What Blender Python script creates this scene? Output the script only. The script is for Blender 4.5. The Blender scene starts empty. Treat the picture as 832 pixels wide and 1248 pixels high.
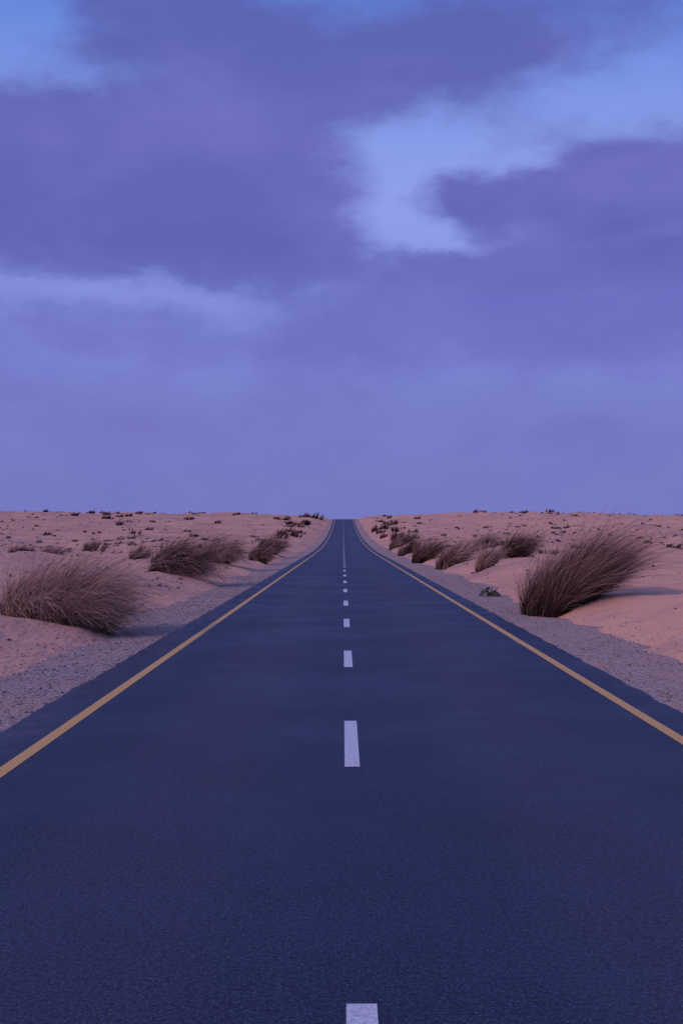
import bpy, math
import numpy as np
from mathutils import Vector
rng = np.random.default_rng(7)
scene = bpy.context.scene
scene.view_settings.view_transform = 'Standard'
scene.view_settings.look = 'None'
scene.view_settings.exposure = 0

# ------------------------------------------------------------------ noise
def _h(ix, iy, seed):
    n = (ix.astype(np.int64)*374761393 + iy.astype(np.int64)*668265263 + seed*1274126177) & 0xffffffff
    n = ((n ^ (n >> 13))*1274126177) & 0xffffffff
    n = (n ^ (n >> 16)) & 0xffffffff
    return n/4294967295.0
def vn(x, y, seed=0):
    x = np.asarray(x, float); y = np.asarray(y, float)
    ix = np.floor(x); iy = np.floor(y)
    fx = x-ix; fy = y-iy
    fx = fx**3*(fx*(fx*6-15)+10); fy = fy**3*(fy*(fy*6-15)+10)
    a = _h(ix, iy, seed); b = _h(ix+1, iy, seed); c = _h(ix, iy+1, seed); d = _h(ix+1, iy+1, seed)
    return (a*(1-fx)+b*fx)*(1-fy)+(c*(1-fx)+d*fx)*fy
def fbm(x, y, seed=0, o=4):
    s = 0; a = 1; t = 0
    for i in range(o):
        s = s+a*vn(x*2**i+17.3*i, y*2**i-9.1*i, seed+i); t += a; a *= .5
    return s/t
def ss(v, a, b):
    t = np.clip((v-a)/(b-a), 0, 1); return t*t*(3-2*t)

# ------------------------------------------------------------------ terrain profile
_yy = np.arange(-200, 4200, 1.0)
_sl = np.where(_yy < 130, 0, np.minimum(2*6.6e-5*(_yy-130), 2*6.6e-5*330))
_sl = np.where(_yy > 460, np.maximum(.0436-(_yy-460)*.00062, -.012), _sl)
_sl = np.where(_yy > 1000, -.001, _sl)
_pz = np.cumsum(_sl)
def prof(y): return np.interp(y, _yy, _pz)

# tussocks: x, y, width, height, blades, tone, lean, bend, droop, base radius
TUS = [
 (-6.25, 27.8, 2.75, 1.66, 8500, .92, .12, .38, .50, .40),
 (-7.25, 53.5, 2.3, 1.90, 4200, .30, .18, .46, .62, .36),
 (-7.7, 76, 2.2, 1.85, 2800, .78, .12, .38, .50, .36),
 (-6.4, 93, 1.8, 1.45, 1400, .45, .2, .3, .4, .34),
 (-7.0, 118, 2.4, 1.7, 1300, .65, .2, .3, .4, .36),
 (-8.2, 146, 2.4, 1.7, 900, .40, .2, .3, .4, .36),
 (-22, 108, 2.4, 1.0, 700, .15, .1, .2, .3, .4),
 (-14, 84, 1.6, 1.2, 700, .7, .1, .2, .3, .36),
 (-25.5, 95, 1.9, 1.0, 600, .3, .1, .2, .3, .4),
 (-22, 91, 2.6, .9, 700, .25, .1, .2, .3, .4),
 (6.52, 35.0, 2.35, 2.10, 10500, .40, .18, .32, .18, .42),
 (10.6, 74, 2.0, 1.65, 2000, .46, .24, .28, .25, .38),
 (7.8, 66, 1.25, 1.4, 1400, .85, .15, .2, .3, .36),
 (7.2, 80, 2.1, 1.85, 2200, .68, .22, .34, .3, .36),
 (6.6, 98, 2.1, 2.0, 1600, .30, .22, .34, .25, .36),
 (14.0, 120, 2.4, 1.8, 1000, .3, .2, .3, .2, .38),
 (7.0, 130, 2.2, 1.7, 900, .45, .22, .3, .25, .38),
 (7.6, 168, 2.6, 1.8, 800, .40, .22, .3, .25, .38),
]
def H(x, y):
    x = np.asarray(x, float); y = np.asarray(y, float)
    edge = (fbm(y/5.0, np.sign(x)*3.3, 5, 3)-.5)*1.6 + (vn(y/.9, np.sign(x)*7.1, 9)-.5)*.35
    ax = np.where(x < 0, -x-5.35, x-6.15)+edge
    s = ss(ax, 0, 3.6)
    z = -.12 + .15*ss(ax, -.35, .75)
    z = z + s*(.04 + .95*fbm(x/5.0+3, y/7., 11, 2)**1.8 + .36*fbm(x/2.4, y/3.2, 23, 3))
    z = z + ss(ax, .3, 2)*(.10*vn(x/.9, y/1.1, 31)+.03*vn(x/.3, y/.35, 33))
    far = ss(np.abs(x), 14, 70)
    z = z + far*(fbm(x/45., y/60., 41, 3)-.45)*1.6
    z = z + ss(np.abs(x), 9, 25)*(fbm(x/12., y/10., 45, 3)-.5)*1.4
    z = z + ss(np.abs(x), 6.5, 12)*ss(y, 120, 300)*.5
    z = z + ss(np.abs(x), 8, 45)*ss(y, 250, 540)*(1.1 + .8*(fbm(x/60., y/80., 51, 3)-.5)) - ss(x, 40, 160)*ss(y, 250, 500)*.7
    for t in TUS:
        r2 = ((x-t[0]-.2)/(t[2]*.62))**2+((y-t[1])/(t[2]*.75))**2
        z = z + .24*np.exp(-r2)*ss(ax, 0, .8)
    return z+prof(y)

# ------------------------------------------------------------------ material helpers
class NT:
    def __init__(s, nt): s.nt = nt; s.n = nt.nodes; s.l = nt.links
    def new(s, t, **k):
        nd = s.n.new(t)
        for a, b in k.items(): setattr(nd, a, b)
        return nd
    def put(s, inp, v):
        if isinstance(v, bpy.types.NodeSocket): s.l.new(v, inp)
        elif isinstance(v, (tuple, list)):
            v = tuple(v)
            if inp.type == 'RGBA' and len(v) == 3: v = v+(1,)
            inp.default_value = v
        else: inp.default_value = v
    def m(s, op, a, b=None, c=None, clamp=False):
        nd = s.new('ShaderNodeMath', operation=op, use_clamp=clamp)
        s.put(nd.inputs[0], a)
        if b is not None: s.put(nd.inputs[1], b)
        if c is not None: s.put(nd.inputs[2], c)
        return nd.outputs[0]
    def mix(s, f, a, b, mode='MIX'):
        nd = s.new('ShaderNodeMix', data_type='RGBA', blend_type=mode)
        s.put(nd.inputs[0], f); s.put(nd.inputs[6], a); s.put(nd.inputs[7], b)
        return nd.outputs[2]
    def sm(s, v, a, b, lo=0., hi=1.):
        nd = s.new('ShaderNodeMapRange', interpolation_type='SMOOTHSTEP')
        s.put(nd.inputs[0], v); s.put(nd.inputs[1], a); s.put(nd.inputs[2], b); s.put(nd.inputs[3], lo); s.put(nd.inputs[4], hi)
        return nd.outputs[0]
    def noise(s, vec, scale, detail=4, rough=.55, out=0):
        nd = s.new('ShaderNodeTexNoise'); s.put(nd.inputs['Vector'], vec)
        s.put(nd.inputs['Scale'], scale); s.put(nd.inputs['Detail'], detail); s.put(nd.inputs['Roughness'], rough)
        return nd.outputs[out]
    def scale(s, vec, v):
        nd = s.new('ShaderNodeVectorMath', operation='MULTIPLY'); s.put(nd.inputs[0], vec); nd.inputs[1].default_value = v
        return nd.outputs[0]
    def bump(s, h, strength, dist, normal=None):
        nd = s.new('ShaderNodeBump'); s.put(nd.inputs['Height'], h)
        nd.inputs['Strength'].default_value = strength; nd.inputs['Distance'].default_value = dist
        if normal is not None: s.put(nd.inputs['Normal'], normal)
        return nd.outputs[0]
def mat(name, diffuse=False):
    m = bpy.data.materials.new(name); m.use_nodes = True
    t = NT(m.node_tree); b = t.n['Principled BSDF']
    if diffuse:
        t.n.remove(b); b = t.new('ShaderNodeBsdfDiffuse'); b.inputs['Roughness'].default_value = .6
        t.l.new(b.outputs[0], t.n['Material Output'].inputs[0])
    co = t.new('ShaderNodeTexCoord').outputs['Object']
    return m, t, b, co

# sand
m_sand, t, b, co = mat('sand', True)
n1 = t.noise(co, .11, 3); n2 = t.noise(co, .9, 4, .6); n3 = t.noise(co, 13, 3, .7)
c = t.mix(t.sm(n1, .38, .62), (.60, .360, .265), (.48, .295, .240))
c = t.mix(t.m('MULTIPLY', t.sm(n2, .45, .7), .6), c, (.65, .40, .285))
c = t.mix(t.m('MULTIPLY', t.sm(n3, .52, .78), .38), c, (.27, .18, .155))
nf = t.noise(t.scale(co, (.035, .12, .1)), 1.0, 5, .7)
c = t.mix(t.m('MULTIPLY', t.sm(nf, .52, .64), .5), c, (.27, .20, .21))
t.put(b.inputs['Color'], c)
nb = t.bump(t.noise(t.scale(co, (2.6, 1.2, 1)), 1.3, 3, .55), .9, .12)
nb = t.bump(n3, .5, .018, nb)
t.put(b.inputs['Normal'], nb)

# gravel
m_grav, t, b, co = mat('gravel', True)
v = t.new('ShaderNodeTexVoronoi'); t.put(v.inputs['Vector'], co); v.inputs['Scale'].default_value = 24
v2 = t.new('ShaderNodeTexVoronoi'); t.put(v2.inputs['Vector'], co); v2.inputs['Scale'].default_value = 55
sep = t.new('ShaderNodeSeparateColor'); t.put(sep.inputs[0], v.outputs['Color'])
sep2 = t.new('ShaderNodeSeparateColor'); t.put(sep2.inputs[0], v2.outputs['Color'])
c = t.mix(t.m('MULTIPLY_ADD', sep.outputs[0], .6, t.m('MULTIPLY', sep2.outputs[1], .4)), (.12, .10, .105), (.54, .45, .43))
c = t.mix(t.sm(t.noise(co, .8, 4, .6), .43, .68, 0, .6), c, (.46, .31, .26))
t.put(b.inputs['Color'], c)
nb = t.bump(t.m('SUBTRACT', 1., v.outputs['Distance']), .9, .025)
nb = t.bump(t.noise(co, 4, 3, .65), .6, .06, nb)
t.put(b.inputs['Normal'], nb)

# asphalt
m_asp, t, b, co = mat('asphalt')
f = t.noise(co, 62, 1, .6); f2 = t.noise(co, 26, 2, .78)
lng = t.noise(t.scale(co, (1.1, .03, 1)), 1.0, 3, .6)
pat = t.noise(co, .30, 4, .65)
c = t.mix(t.sm(lng, .3, .7), (.002, .009, .037), (.011, .018, .048))
c = t.mix(t.sm(pat, .4, .7, 0, .5), c, (.026, .028, .054))
sx = t.new('ShaderNodeSeparateXYZ'); t.put(sx.inputs[0], co)
wp = t.m('COSINE', t.m('MULTIPLY', t.m('SUBTRACT', sx.outputs[0], .25), 2*math.pi/3.5))
wp = t.m('MULTIPLY', wp, -1.0)
c = t.mix(t.m('MULTIPLY', t.sm(wp, -.4, 1.), t.sm(pat, .3, .65, .3, .7)), c, (.044, .036, .060))
c = t.mix(t.sm(f, .52, .68, 0, .85), c, (.085, .110, .190))
c = t.mix(t.sm(f2, .54, .32, 0, .95), c, (.001, .003, .010))
ex = t.m('ABSOLUTE', t.m('SUBTRACT', sx.outputs[0], .2))
du = t.m('MULTIPLY', t.sm(ex, 3.3, 4.2), t.sm(t.noise(co, 3, 3, .7), .45, .75))
c = t.mix(t.m('MULTIPLY', du, .22), c, (.30, .20, .19))
t.put(b.inputs['Base Color'], c)
t.put(b.inputs['Roughness'], t.sm(pat, .3, .7, .46, .62)); b.inputs['Specular IOR Level'].default_value = .36
nb = t.bump(f2, 1., .013); nb = t.bump(f, .7, .006, nb)
t.put(b.inputs['Normal'], nb)

def paint(name, col, dark, wear=.5):
    m, t, b, co = mat(name)
    n = t.noise(co, 20, 4, .75); g = t.noise(co, 62, 1, .6)
    c = t.mix(t.sm(n, .52, .70, 0, wear), col, dark)
    c = t.mix(t.sm(g, .60, .42, .0, .35), c, dark)
    t.put(b.inputs['Base Color'], c); b.inputs['Roughness'].default_value = .6
    t.put(b.inputs['Normal'], t.bump(t.noise(co, 26, 2, .75), .5, .008))
    return m
m_yel = paint('yellow_paint', (.84, .46, .09), (.34, .21, .12), .7)
m_wht = paint('white_paint', (.76, .80, .76), (.24, .24, .28), .8)

# dry grass (per-blade tint attribute)
m_gr, t, b, co = mat('dry_grass', True)
a = t.new('ShaderNodeAttribute'); a.attribute_name = 'tint'
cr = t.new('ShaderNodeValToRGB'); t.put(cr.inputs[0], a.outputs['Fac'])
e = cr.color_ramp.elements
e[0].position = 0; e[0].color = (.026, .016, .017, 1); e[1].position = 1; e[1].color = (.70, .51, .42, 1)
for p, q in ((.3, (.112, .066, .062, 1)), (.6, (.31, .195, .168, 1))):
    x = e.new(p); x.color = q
t.put(b.inputs['Color'], cr.outputs[0])

m_rock, t, b, co = mat('stone', True)
a = t.new('ShaderNodeAttribute'); a.attribute_name = 'tint'
c = t.mix(a.outputs['Fac'], (.060, .048, .052), (.40, .32, .30))
t.put(b.inputs['Color'], t.mix(t.sm(t.noise(co, 9, 2, .7), .4, .7, 0, .5), c, (.16, .12, .12)))

m_leaf, t, b, co = mat('weed_leaf', True)
a = t.new('ShaderNodeAttribute'); a.attribute_name = 'tint'
t.put(b.inputs['Color'], t.mix(a.outputs['Fac'], (.03, .045, .03), (.55, .55, .52)))

# ------------------------------------------------------------------ mesh builder
def mk(name, V, F, material, tint=None, smooth=True, par=None):
    V = np.asarray(V, np.float32).reshape(-1, 3); F = np.asarray(F, np.int32)
    me = bpy.data.meshes.new(name); k = F.shape[1]
    me.vertices.add(len(V)); me.vertices.foreach_set('co', V.ravel())
    me.loops.add(F.size); me.loops.foreach_set('vertex_index', F.ravel())
    me.polygons.add(len(F)); me.polygons.foreach_set('loop_start', np.arange(0, F.size, k, dtype=np.int32))
    me.polygons.foreach_set('use_smooth', np.full(len(F), smooth))
    if tint is not None:
        at = me.attributes.new('tint', 'FLOAT', 'POINT'); at.data.foreach_set('value', np.asarray(tint, np.float32))
    me.update(calc_edges=True); me.materials.append(material)
    ob = bpy.data.objects.new(name, me); scene.collection.objects.link(ob)
    if par: ob.parent = par
    return ob
def gridf(nr, nc):
    i = np.arange(nr-1)[:, None]*nc+np.arange(nc-1)[None, :]
    i = i.ravel(); return np.stack([i, i+1, i+nc+1, i+nc], 1)

rows = list(np.arange(-60, 6, 1.5))
y = 6.0
while y < 3800:
    rows.append(y); y += max(.14, .0085*y if y < 700 else .03*y)
rows = np.array(rows)
cols = [0.]; x = 0
while x < 3500:
    x += .5 if x < 4 else (.13 if x < 13 else max(.13, .0125*x if x < 400 else .05*x)); cols.append(x)
cols = np.array(cols); cols = np.concatenate([-cols[:0:-1], cols])
X, Y = np.meshgrid(cols, rows)
Z = H(X, Y)
mk('desert_ground', np.stack([X, Y, Z], -1), gridf(len(rows), len(cols)), m_sand)

def strip(xs, zs, ragged=None, y0=None, y1=None):
    r = rows
    if y0 is not None:
        r = np.unique(np.concatenate([[y0], rows[(rows > y0) & (rows < y1)], [y1]]))
    XX = np.tile(np.asarray(xs, float), (len(r), 1)); YY = np.tile(r[:, None], (1, len(xs)))
    if ragged:
        for ci in ragged: XX[:, ci] += (fbm(r/.5, r*0+ci*3.7+xs[0], 77, 4)-.5)*.12
    pz = np.interp(r, rows, prof(rows))
    ZZ = pz[:, None]+np.asarray(zs, float)[None, :]
    return np.stack([XX, YY, ZZ], -1), gridf(len(r), len(xs))
RL, RR = -3.99, 4.36
v_, f_ = strip([RL-.03, RL, -3, -1.5, 0, 1.5, 3, RR, RR+.03], [-.05, 0, .0, .0, .0, .0, 0, 0, -.05], ragged=[0, 8])
v_[:, 1, 0] = v_[:, 0, 0]+.03; v_[:, 7, 0] = v_[:, 8, 0]-.03
mk('asphalt_road', v_, f_, m_asp)
gx = np.linspace(RL+.3, -6.8, 14)[::-1]; gz = -.012-.028*(np.abs(gx)-3.7)/2.9
v_, f_ = strip(gx, gz); v_[:, :, 2] += (fbm(v_[:, :, 0]/.5, v_[:, :, 1]/.6, 61, 2)-.5)*.02
mk('gravel_shoulder', v_, f_, m_grav)
gx = np.linspace(RR-.3, 7.5, 14); gz = -.012-.028*(gx-4.1)/3.1
v_, f_ = strip(gx, gz); v_[:, :, 2] += (fbm(v_[:, :, 0]/.5, v_[:, :, 1]/.6, 62, 2)-.5)*.02
mk('gravel_shoulder.001', v_, f_, m_grav)

v_, f_ = strip([-3.375, -3.225], [.004, .004])
mk('yellow_edge_line', v_, f_, m_yel)
v_, f_ = strip([3.70, 3.85], [.004, .004])
mk('yellow_edge_line.001', v_, f_, m_yel)
VV = []; FF = []; o = 0
for n in range(-6, 75):
    e1 = 5.98+9.0*n; e0 = e1-2.95
    v_, f_ = strip([.015, .165], [.005, .005], y0=e0, y1=e1)
    v_ = v_.reshape(-1, 3); VV.append(v_); FF.append(f_+o); o += len(v_)
mk('white_centre_line', np.concatenate(VV), np.concatenate(FF), m_wht)

# ------------------------------------------------------------------ grass tussocks
def blades(cx, cy, w, h, n, tone, wid, lean=.2, bnd=.3, drp=.3, rb=.36, seg=7, clump=None):
    nc = clump or max(10, n//34)
    ang = rng.uniform(0, 2*np.pi, nc); rad = np.sqrt(rng.uniform(0, 1, nc))
    bx = np.cos(ang)*rad*w*rb - w*(lean*.30+bnd*.20); by = np.sin(ang)*rad*w*rb
    az = ang+rng.normal(0, .6, nc); out = rad*.42+rng.uniform(0, .3, nc)
    dx = np.cos(az)*out*.7+lean*1.5; dy = np.sin(az)*out; dz = np.ones(nc)
    ln = h*rng.uniform(.66, 1.24, nc)*(1.14-.30*rad); ct = rng.normal(0, .19, nc)
    ci = rng.integers(0, nc, n)
    BX = bx[ci]+rng.normal(0, .030*w, n); BY = by[ci]+rng.normal(0, .030*w, n)
    D = np.stack([dx[ci], dy[ci], dz[ci]], 1)+rng.normal(0, .20, (n, 3))
    D /= np.linalg.norm(D, axis=1)[:, None]
    L = ln[ci]*rng.uniform(.35, 1.15, n)
    wisp = rng.uniform(0, 1, n) < .08
    L = np.where(wisp, L*1.2, L)
    tt = np.linspace(0, 1, seg)
    bend = bnd*rng.uniform(.2, 2.1, n); droop = drp*rng.uniform(.1, 2.0, n)
    P = np.zeros((n, seg, 3))
    P[:, :, 0] = D[:, 0:1]*tt*L[:, None]+(bend*L)[:, None]*tt**2
    P[:, :, 1] = D[:, 1:2]*tt*L[:, None]+(rng.normal(0, .14, n)*L)[:, None]*tt**2
    P[:, :, 2] = D[:, 2:3]*tt*L[:, None]*1.15-(droop*L)[:, None]*tt**2.6
    P += rng.normal(0, .016, (n, 1, 3))*np.sin(tt*9+rng.uniform(0, 6, (n, 1)))[:, :, None]*L[:, None, None]
    P[:, :, 0] += BX[:, None]+cx; P[:, :, 1] += BY[:, None]+cy
    P[:, :, 2] += (H(BX+cx, BY+cy)-.03)[:, None]
    g2 = H(P[:, -1, 0], P[:, -1, 1]); P[:, -1, 2] = np.maximum(P[:, -1, 2], g2+.02)
    T = np.diff(P, axis=1, append=P[:, -1:, :]*2-P[:, -2:-1, :])
    S = np.cross(T, rng.normal(0, 1, (n, 1, 3))); S /= np.linalg.norm(S, axis=2)[:, :, None]+1e-9
    ww = wid*(1-.85*tt**1.5)[None, :, None]*rng.uniform(.6, 1.3, n)[:, None, None]
    A = P-S*ww*.5; B = P+S*ww*.5
    V = np.stack([A, B], 2).reshape(-1, 3)
    bi = np.arange(n)[:, None]*seg*2+np.arange(seg-1)[None, :]*2; bi = bi.ravel()
    F = np.stack([bi, bi+1, bi+3, bi+2], 1)
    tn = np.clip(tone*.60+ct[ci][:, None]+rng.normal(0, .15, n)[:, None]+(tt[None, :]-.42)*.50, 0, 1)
    return V, F, np.repeat(tn.reshape(-1), 2)
for i, (cx, cy, w, h, n, tone, le, be, dr, rb) in enumerate(TUS):
    wid = max(.008, cy*.00032)
    V, F, T = blades(cx, cy, w, h, n, tone, wid, le, be, dr, rb)
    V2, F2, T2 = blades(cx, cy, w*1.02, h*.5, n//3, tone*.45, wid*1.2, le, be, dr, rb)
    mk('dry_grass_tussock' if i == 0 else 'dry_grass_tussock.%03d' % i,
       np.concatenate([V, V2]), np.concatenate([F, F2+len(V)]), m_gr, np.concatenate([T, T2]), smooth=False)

# far scrub, as one mass
VV = []; FF = []; TT = []; o = 0
pts = []
for k in range(22):
    s = -1 if k % 2 else 1
    yy = rng.uniform(185, 480); pts.append((s*(rng.uniform(8.0, 13)+(yy-160)*.012*rng.uniform(0, 2)), yy, rng.uniform(1.4, 3.0), rng.uniform(.9, 1.8)))
pts += [(-9.8, 452, 5.2, 2.8), (-15, 470, 4, 2.2), (-9.2, 250, 3.6, 2.0), (-12.8, 262, 3.2, 1.6), (9.0, 325, 3.6, 2.2), (11.5, 335, 2.6, 1.6), (9.4, 215, 2.8, 1.8), (-10.2, 205, 3.0, 1.7), (-20, 430, 4, 1.8), (-24, 440, 3, 1.6), (9.2, 190, 3, 1.9)]
for k in range(360):
    yy = 85+450*rng.uniform(0, 1)**.8; xx = rng.uniform(-.36, .36)*yy
    if abs(xx) < 13 or vn(xx/25, yy/45, 90) < rng.uniform(.15, .8): continue
    q = rng.uniform(.4, 1.1)**2; pts.append((xx, yy, q*(1.4+yy*.005), q*(.5+yy*.0016)))
for k in range(48):
    xx = rng.uniform(-200, 200)
    if abs(xx) < 14: continue
    pts.append((xx, rng.uniform(500, 560), rng.uniform(1.5, 6), rng.uniform(.7, 1.8)))
for (xx, yy, w, h) in pts:
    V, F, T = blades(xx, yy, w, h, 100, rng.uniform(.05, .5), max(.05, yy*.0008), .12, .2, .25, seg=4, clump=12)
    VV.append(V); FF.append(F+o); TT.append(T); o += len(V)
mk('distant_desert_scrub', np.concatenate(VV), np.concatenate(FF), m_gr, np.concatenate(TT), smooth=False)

# ------------------------------------------------------------------ stones
ph = (1+5**.5)/2
IV = np.array([(-1, ph, 0), (1, ph, 0), (-1, -ph, 0), (1, -ph, 0), (0, -1, ph), (0, 1, ph), (0, -1, -ph), (0, 1, -ph), (ph, 0, -1), (ph, 0, 1), (-ph, 0, -1), (-ph, 0, 1)], float)/1.9
IF = np.array([(0, 11, 5), (0, 5, 1), (0, 1, 7), (0, 7, 10), (0, 10, 11), (1, 5, 9), (5, 11, 4), (11, 10, 2), (10, 7, 6), (7, 1, 8), (3, 9, 4), (3, 4, 2), (3, 2, 6), (3, 6, 8), (3, 8, 9), (4, 9, 5), (2, 4, 11), (6, 2, 10), (8, 6, 7), (9, 8, 1)])
def stones(name, x, y, z, s, tint):
    n = len(x)
    V = IV[None]*rng.uniform(.65, 1.25, (n, 12, 1))
    a = rng.uniform(0, 6.28, n); ca, sa = np.cos(a)[:, None], np.sin(a)[:, None]
    V = V*np.stack([rng.uniform(.7, 1.4, n), rng.uniform(.6, 1.1, n), rng.uniform(.4, .8, n)], 1)[:, None, :]*s[:, None, None]*.5
    vx = V[:, :, 0]*ca-V[:, :, 1]*sa; vy = V[:, :, 0]*sa+V[:, :, 1]*ca
    V = np.stack([vx+x[:, None], vy+y[:, None], V[:, :, 2]+z[:, None]+s[:, None]*.1], -1)
    F = (IF[None]+(np.arange(n)*12)[:, None, None]).reshape(-1, 3)
    mk(name, V, F, m_rock, np.repeat(tint, 12), smooth=False)
n = 7500
yy = 10+150*rng.uniform(0, 1, n)**1.2; xx = rng.uniform(-.40, .40, n)*(yy+12)
k = (np.abs(xx) > 6.4) & (vn(xx/6, yy/9, 88) > rng.uniform(.25, 1., n)); xx = xx[k]; yy = yy[k]
s = .035+.20*rng.uniform(0, 1, len(xx))**4.5+yy*.0010
stones('scattered_stones', xx, yy, H(xx, yy), s, rng.uniform(0, .8, len(xx))**1.6)
n = 4500
yy = 110+430*rng.uniform(0, 1, n); xx = rng.uniform(-.38, .38, n)*yy
k = (np.abs(xx) > 11) & (vn(xx/22, yy/40, 89) > rng.uniform(.3, .95, n)); xx = xx[k]; yy = yy[k]
s = .24+.9*rng.uniform(0, 1, len(xx))**5+yy*.0009
stones('distant_stones', xx, yy, H(xx, yy), s, rng.uniform(0, .5, len(xx)))
n = 16000
sd = rng.integers(0, 2, n); yy = 8+60*rng.uniform(0, 1, n)**1.5
xx = np.where(sd == 0, -rng.uniform(4.02, 6.7, n), rng.uniform(4.4, 7.4, n))
zg = prof(yy)-.012-.028*(np.abs(xx)-3.9)/3
zz = np.maximum(zg, H(xx, yy)-.005)
stones('gravel_pebbles', xx, yy, zz, .014+.045*rng.uniform(0, 1, n)**2.5, rng.uniform(.15, 1, n))

# ------------------------------------------------------------------ small leafy weed at the road's right edge
n = 260
az = rng.uniform(0, 6.28, n); rr = np.sqrt(rng.uniform(0, 1, n)); 
px = 5.45+np.cos(az)*rr*.42; py = 45.5+np.sin(az)*rr*.35; pz = np.maximum(H(px, py), -.05)+(1-rr**2)*.34*rng.uniform(.3, 1, n)+.03
s = rng.uniform(.04, .09, n); d1 = rng.normal(0, 1, (n, 3)); d1 /= np.linalg.norm(d1, axis=1)[:, None]
d2 = np.cross(d1, rng.normal(0, 1, (n, 3))); d2 /= np.linalg.norm(d2, axis=1)[:, None]
C = np.stack([px, py, pz], 1)
V = np.stack([C-d1*s[:, None], C-d2*s[:, None]*.4, C+d1*s[:, None], C+d2*s[:, None]*.4], 1)
F = np.arange(n*4).reshape(-1, 4)
weed = bpy.data.objects.new('desert_weed', None); scene.collection.objects.link(weed)
mk('leaves', V, F, m_leaf, np.repeat(rng.choice([0., .15, .3, 1.], n, p=[.35, .25, .15, .25]), 4), smooth=False, par=weed)
n = 30; az = rng.uniform(0, 6.28, n); a0 = np.stack([5.45+0*az, 45.5+0*az, -.05+0*az], 1)
a1 = a0+np.stack([np.cos(az)*.35, np.sin(az)*.3, rng.uniform(.12, .4, n)], 1)
o_ = np.array([.008, 0, 0])
V = np.stack([a0-o_, a0+o_, a1+o_*.5, a1-o_*.5], 1)
mk('stems', V, np.arange(n*4).reshape(-1, 4), m_leaf, np.zeros(n*4), smooth=False, par=weed)

# ------------------------------------------------------------------ sky
SUN_EL, SUN_AZ = math.radians(24), math.radians(222)
world = bpy.data.worlds.new('sky'); scene.world = world; world.use_nodes = True
t = NT(world.node_tree)
for nd in list(t.n): t.n.remove(nd)
outw = t.new('ShaderNodeOutputWorld'); bg = t.new('ShaderNodeBackground'); t.l.new(bg.outputs[0], outw.inputs[0])
co = t.new('ShaderNodeTexCoord').outputs['Generated']
sp = t.new('ShaderNodeSeparateXYZ'); t.put(sp.inputs[0], co)
az = t.m('ARCTAN2', sp.outputs[0], sp.outputs[1]); el = t.m('ARCSINE', sp.outputs[2])
dv = t.scale(co, (1, 1, 2.0))
wn = t.noise(dv, 6.0, 5, .62, out=1)
ws = t.new('ShaderNodeSeparateColor'); t.put(ws.inputs[0], wn)
U = t.m('ADD', az, t.m('MULTIPLY', t.m('SUBTRACT', ws.outputs[0], .5), .15))
Vv = t.m('ADD', el, t.m('MULTIPLY', t.m('SUBTRACT', ws.outputs[1], .5), .075))
def A(px): return math.atan((px-418)/1480.)
def E(py): return math.atan((651-py)/1480.)
EL = [
 (120, 270, 240, 64, 1.2), (50, 175, 180, 66, .85), (340, 290, 105, 42, .95), (220, 205, 130, 55, .65),
 (400, 85, 230, 58, 1.1), (230, 15, 130, 38, .6), (560, 45, 130, 42, .45),
 (730, 232, 165, 46, 1.15), (570, 232, 68, 28, .7), (600, 345, 280, 42, .85), (780, 395, 190, 48, .75), (330, 425, 290, 34, .45),
 (480, 215, 62, 70, -.8), (490, 285, 80, 18, -.6), (730, 125, 180, 45, -.7), (240, 364, 140, 22, -.85), (40, 370, 150, 15, -.5),
 (20, 35, 95, 55, -.95), (660, 180, 100, 16, -.3), (560, 300, 60, 9, -.5), (120, 108, 120, 18, -.35), (800, 480, 180, 30, -.35), (480, 155, 70, 26, -.25), (90, 450, 200, 28, -.25)]
D = -.05
for (cx, cy, rx, ry, wgt) in EL:
    u = t.m('MULTIPLY', t.m('SUBTRACT', U, A(cx)), 1480./rx); v = t.m('MULTIPLY', t.m('SUBTRACT', Vv, E(cy)), 1480./ry)
    r2 = t.m('ADD', t.m('MULTIPLY', u, u), t.m('MULTIPLY', v, v))
    g = t.m('EXPONENT', t.m('MULTIPLY', r2, -.85))
    D = t.m('MULTIPLY_ADD', g, wgt, D)
fb = t.noise(dv, 8.0, 6, .60)
D = t.m('ADD', D, t.m('MULTIPLY', t.m('SUBTRACT', fb, .5), 2.1))
mask = t.sm(D, -.54, .68)
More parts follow.
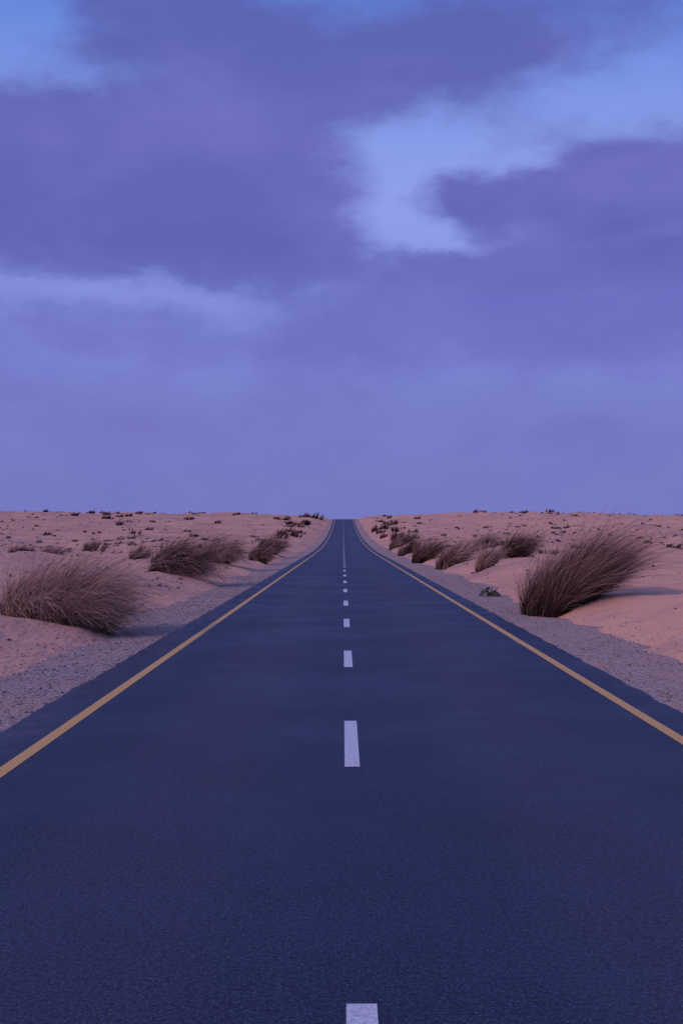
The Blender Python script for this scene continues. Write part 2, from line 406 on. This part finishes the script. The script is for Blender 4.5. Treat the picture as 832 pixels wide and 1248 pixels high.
def ramp(v, stops):
    r = t.new('ShaderNodeValToRGB'); t.put(r.inputs[0], v); e = r.color_ramp.elements
    e[0].position = stops[0][0]; e[0].color = stops[0][1]+(1,); e[1].position = stops[-1][0]; e[1].color = stops[-1][1]+(1,)
    for p, c in stops[1:-1]: x = e.new(p); x.color = c+(1,)
    return r.outputs[0]
ev = t.m('DIVIDE', el, math.radians(90), clamp=True)
clear = ramp(ev, [(0, (.172, .186, .52)), (.06, (.180, .200, .57)), (.11, (.215, .25, .69)), (.17, (.285, .350, .83)), (.205, (.235, .325, .80)), (.27, (.110, .230, .68)), (.5, (.2, .29, .75)), (1, (.2, .29, .75))])
cloud = ramp(ev, [(0, (.170, .182, .52)), (.06, (.160, .172, .52)), (.12, (.145, .158, .53)), (.15, (.112, .128, .45)), (.2, (.128, .138, .47)), (.28, (.100, .128, .45)), (.5, (.2, .2, .58)), (1, (.22, .22, .6))])
var = t.noise(dv, 4.2, 4, .6)
cloud = t.mix(t.sm(var, .42, .66, 0, .5), cloud, (.195, .190, .59))
nish = t.new('ShaderNodeTexSky', sky_type='NISHITA'); nish.sun_disc = False
nish.sun_elevation = SUN_EL; nish.sun_rotation = SUN_AZ
clear = t.mix(.0015, clear, nish.outputs[0], 'ADD')
col = t.mix(mask, clear, cloud)
t.put(bg.inputs[0], col); bg.inputs[1].default_value = 1.0
world.cycles.sampling_method = 'MANUAL'; world.cycles.sample_map_resolution = 512

sd = bpy.data.lights.new('sun', 'SUN'); sd.energy = 1.4; sd.angle = math.radians(18); sd.color = (1, .61, .53)
so = bpy.data.objects.new('sun', sd); scene.collection.objects.link(so)
dirv = Vector((math.sin(SUN_AZ)*math.cos(SUN_EL), math.cos(SUN_AZ)*math.cos(SUN_EL), math.sin(SUN_EL)))
so.rotation_euler = dirv.to_track_quat('Z', 'Y').to_euler()

# ------------------------------------------------------------------ camera
cd = bpy.data.cameras.new('camera'); cam = bpy.data.objects.new('camera', cd); scene.collection.objects.link(cam)
cam.location = (0, 0, 2.3)
cam.rotation_euler = (math.radians(90+1.045), 0, math.radians(.077))
cd.sensor_fit = 'VERTICAL'; cd.sensor_height = 36; cd.lens = 1480/1248*36
cd.clip_start = .1; cd.clip_end = 20000
scene.camera = cam
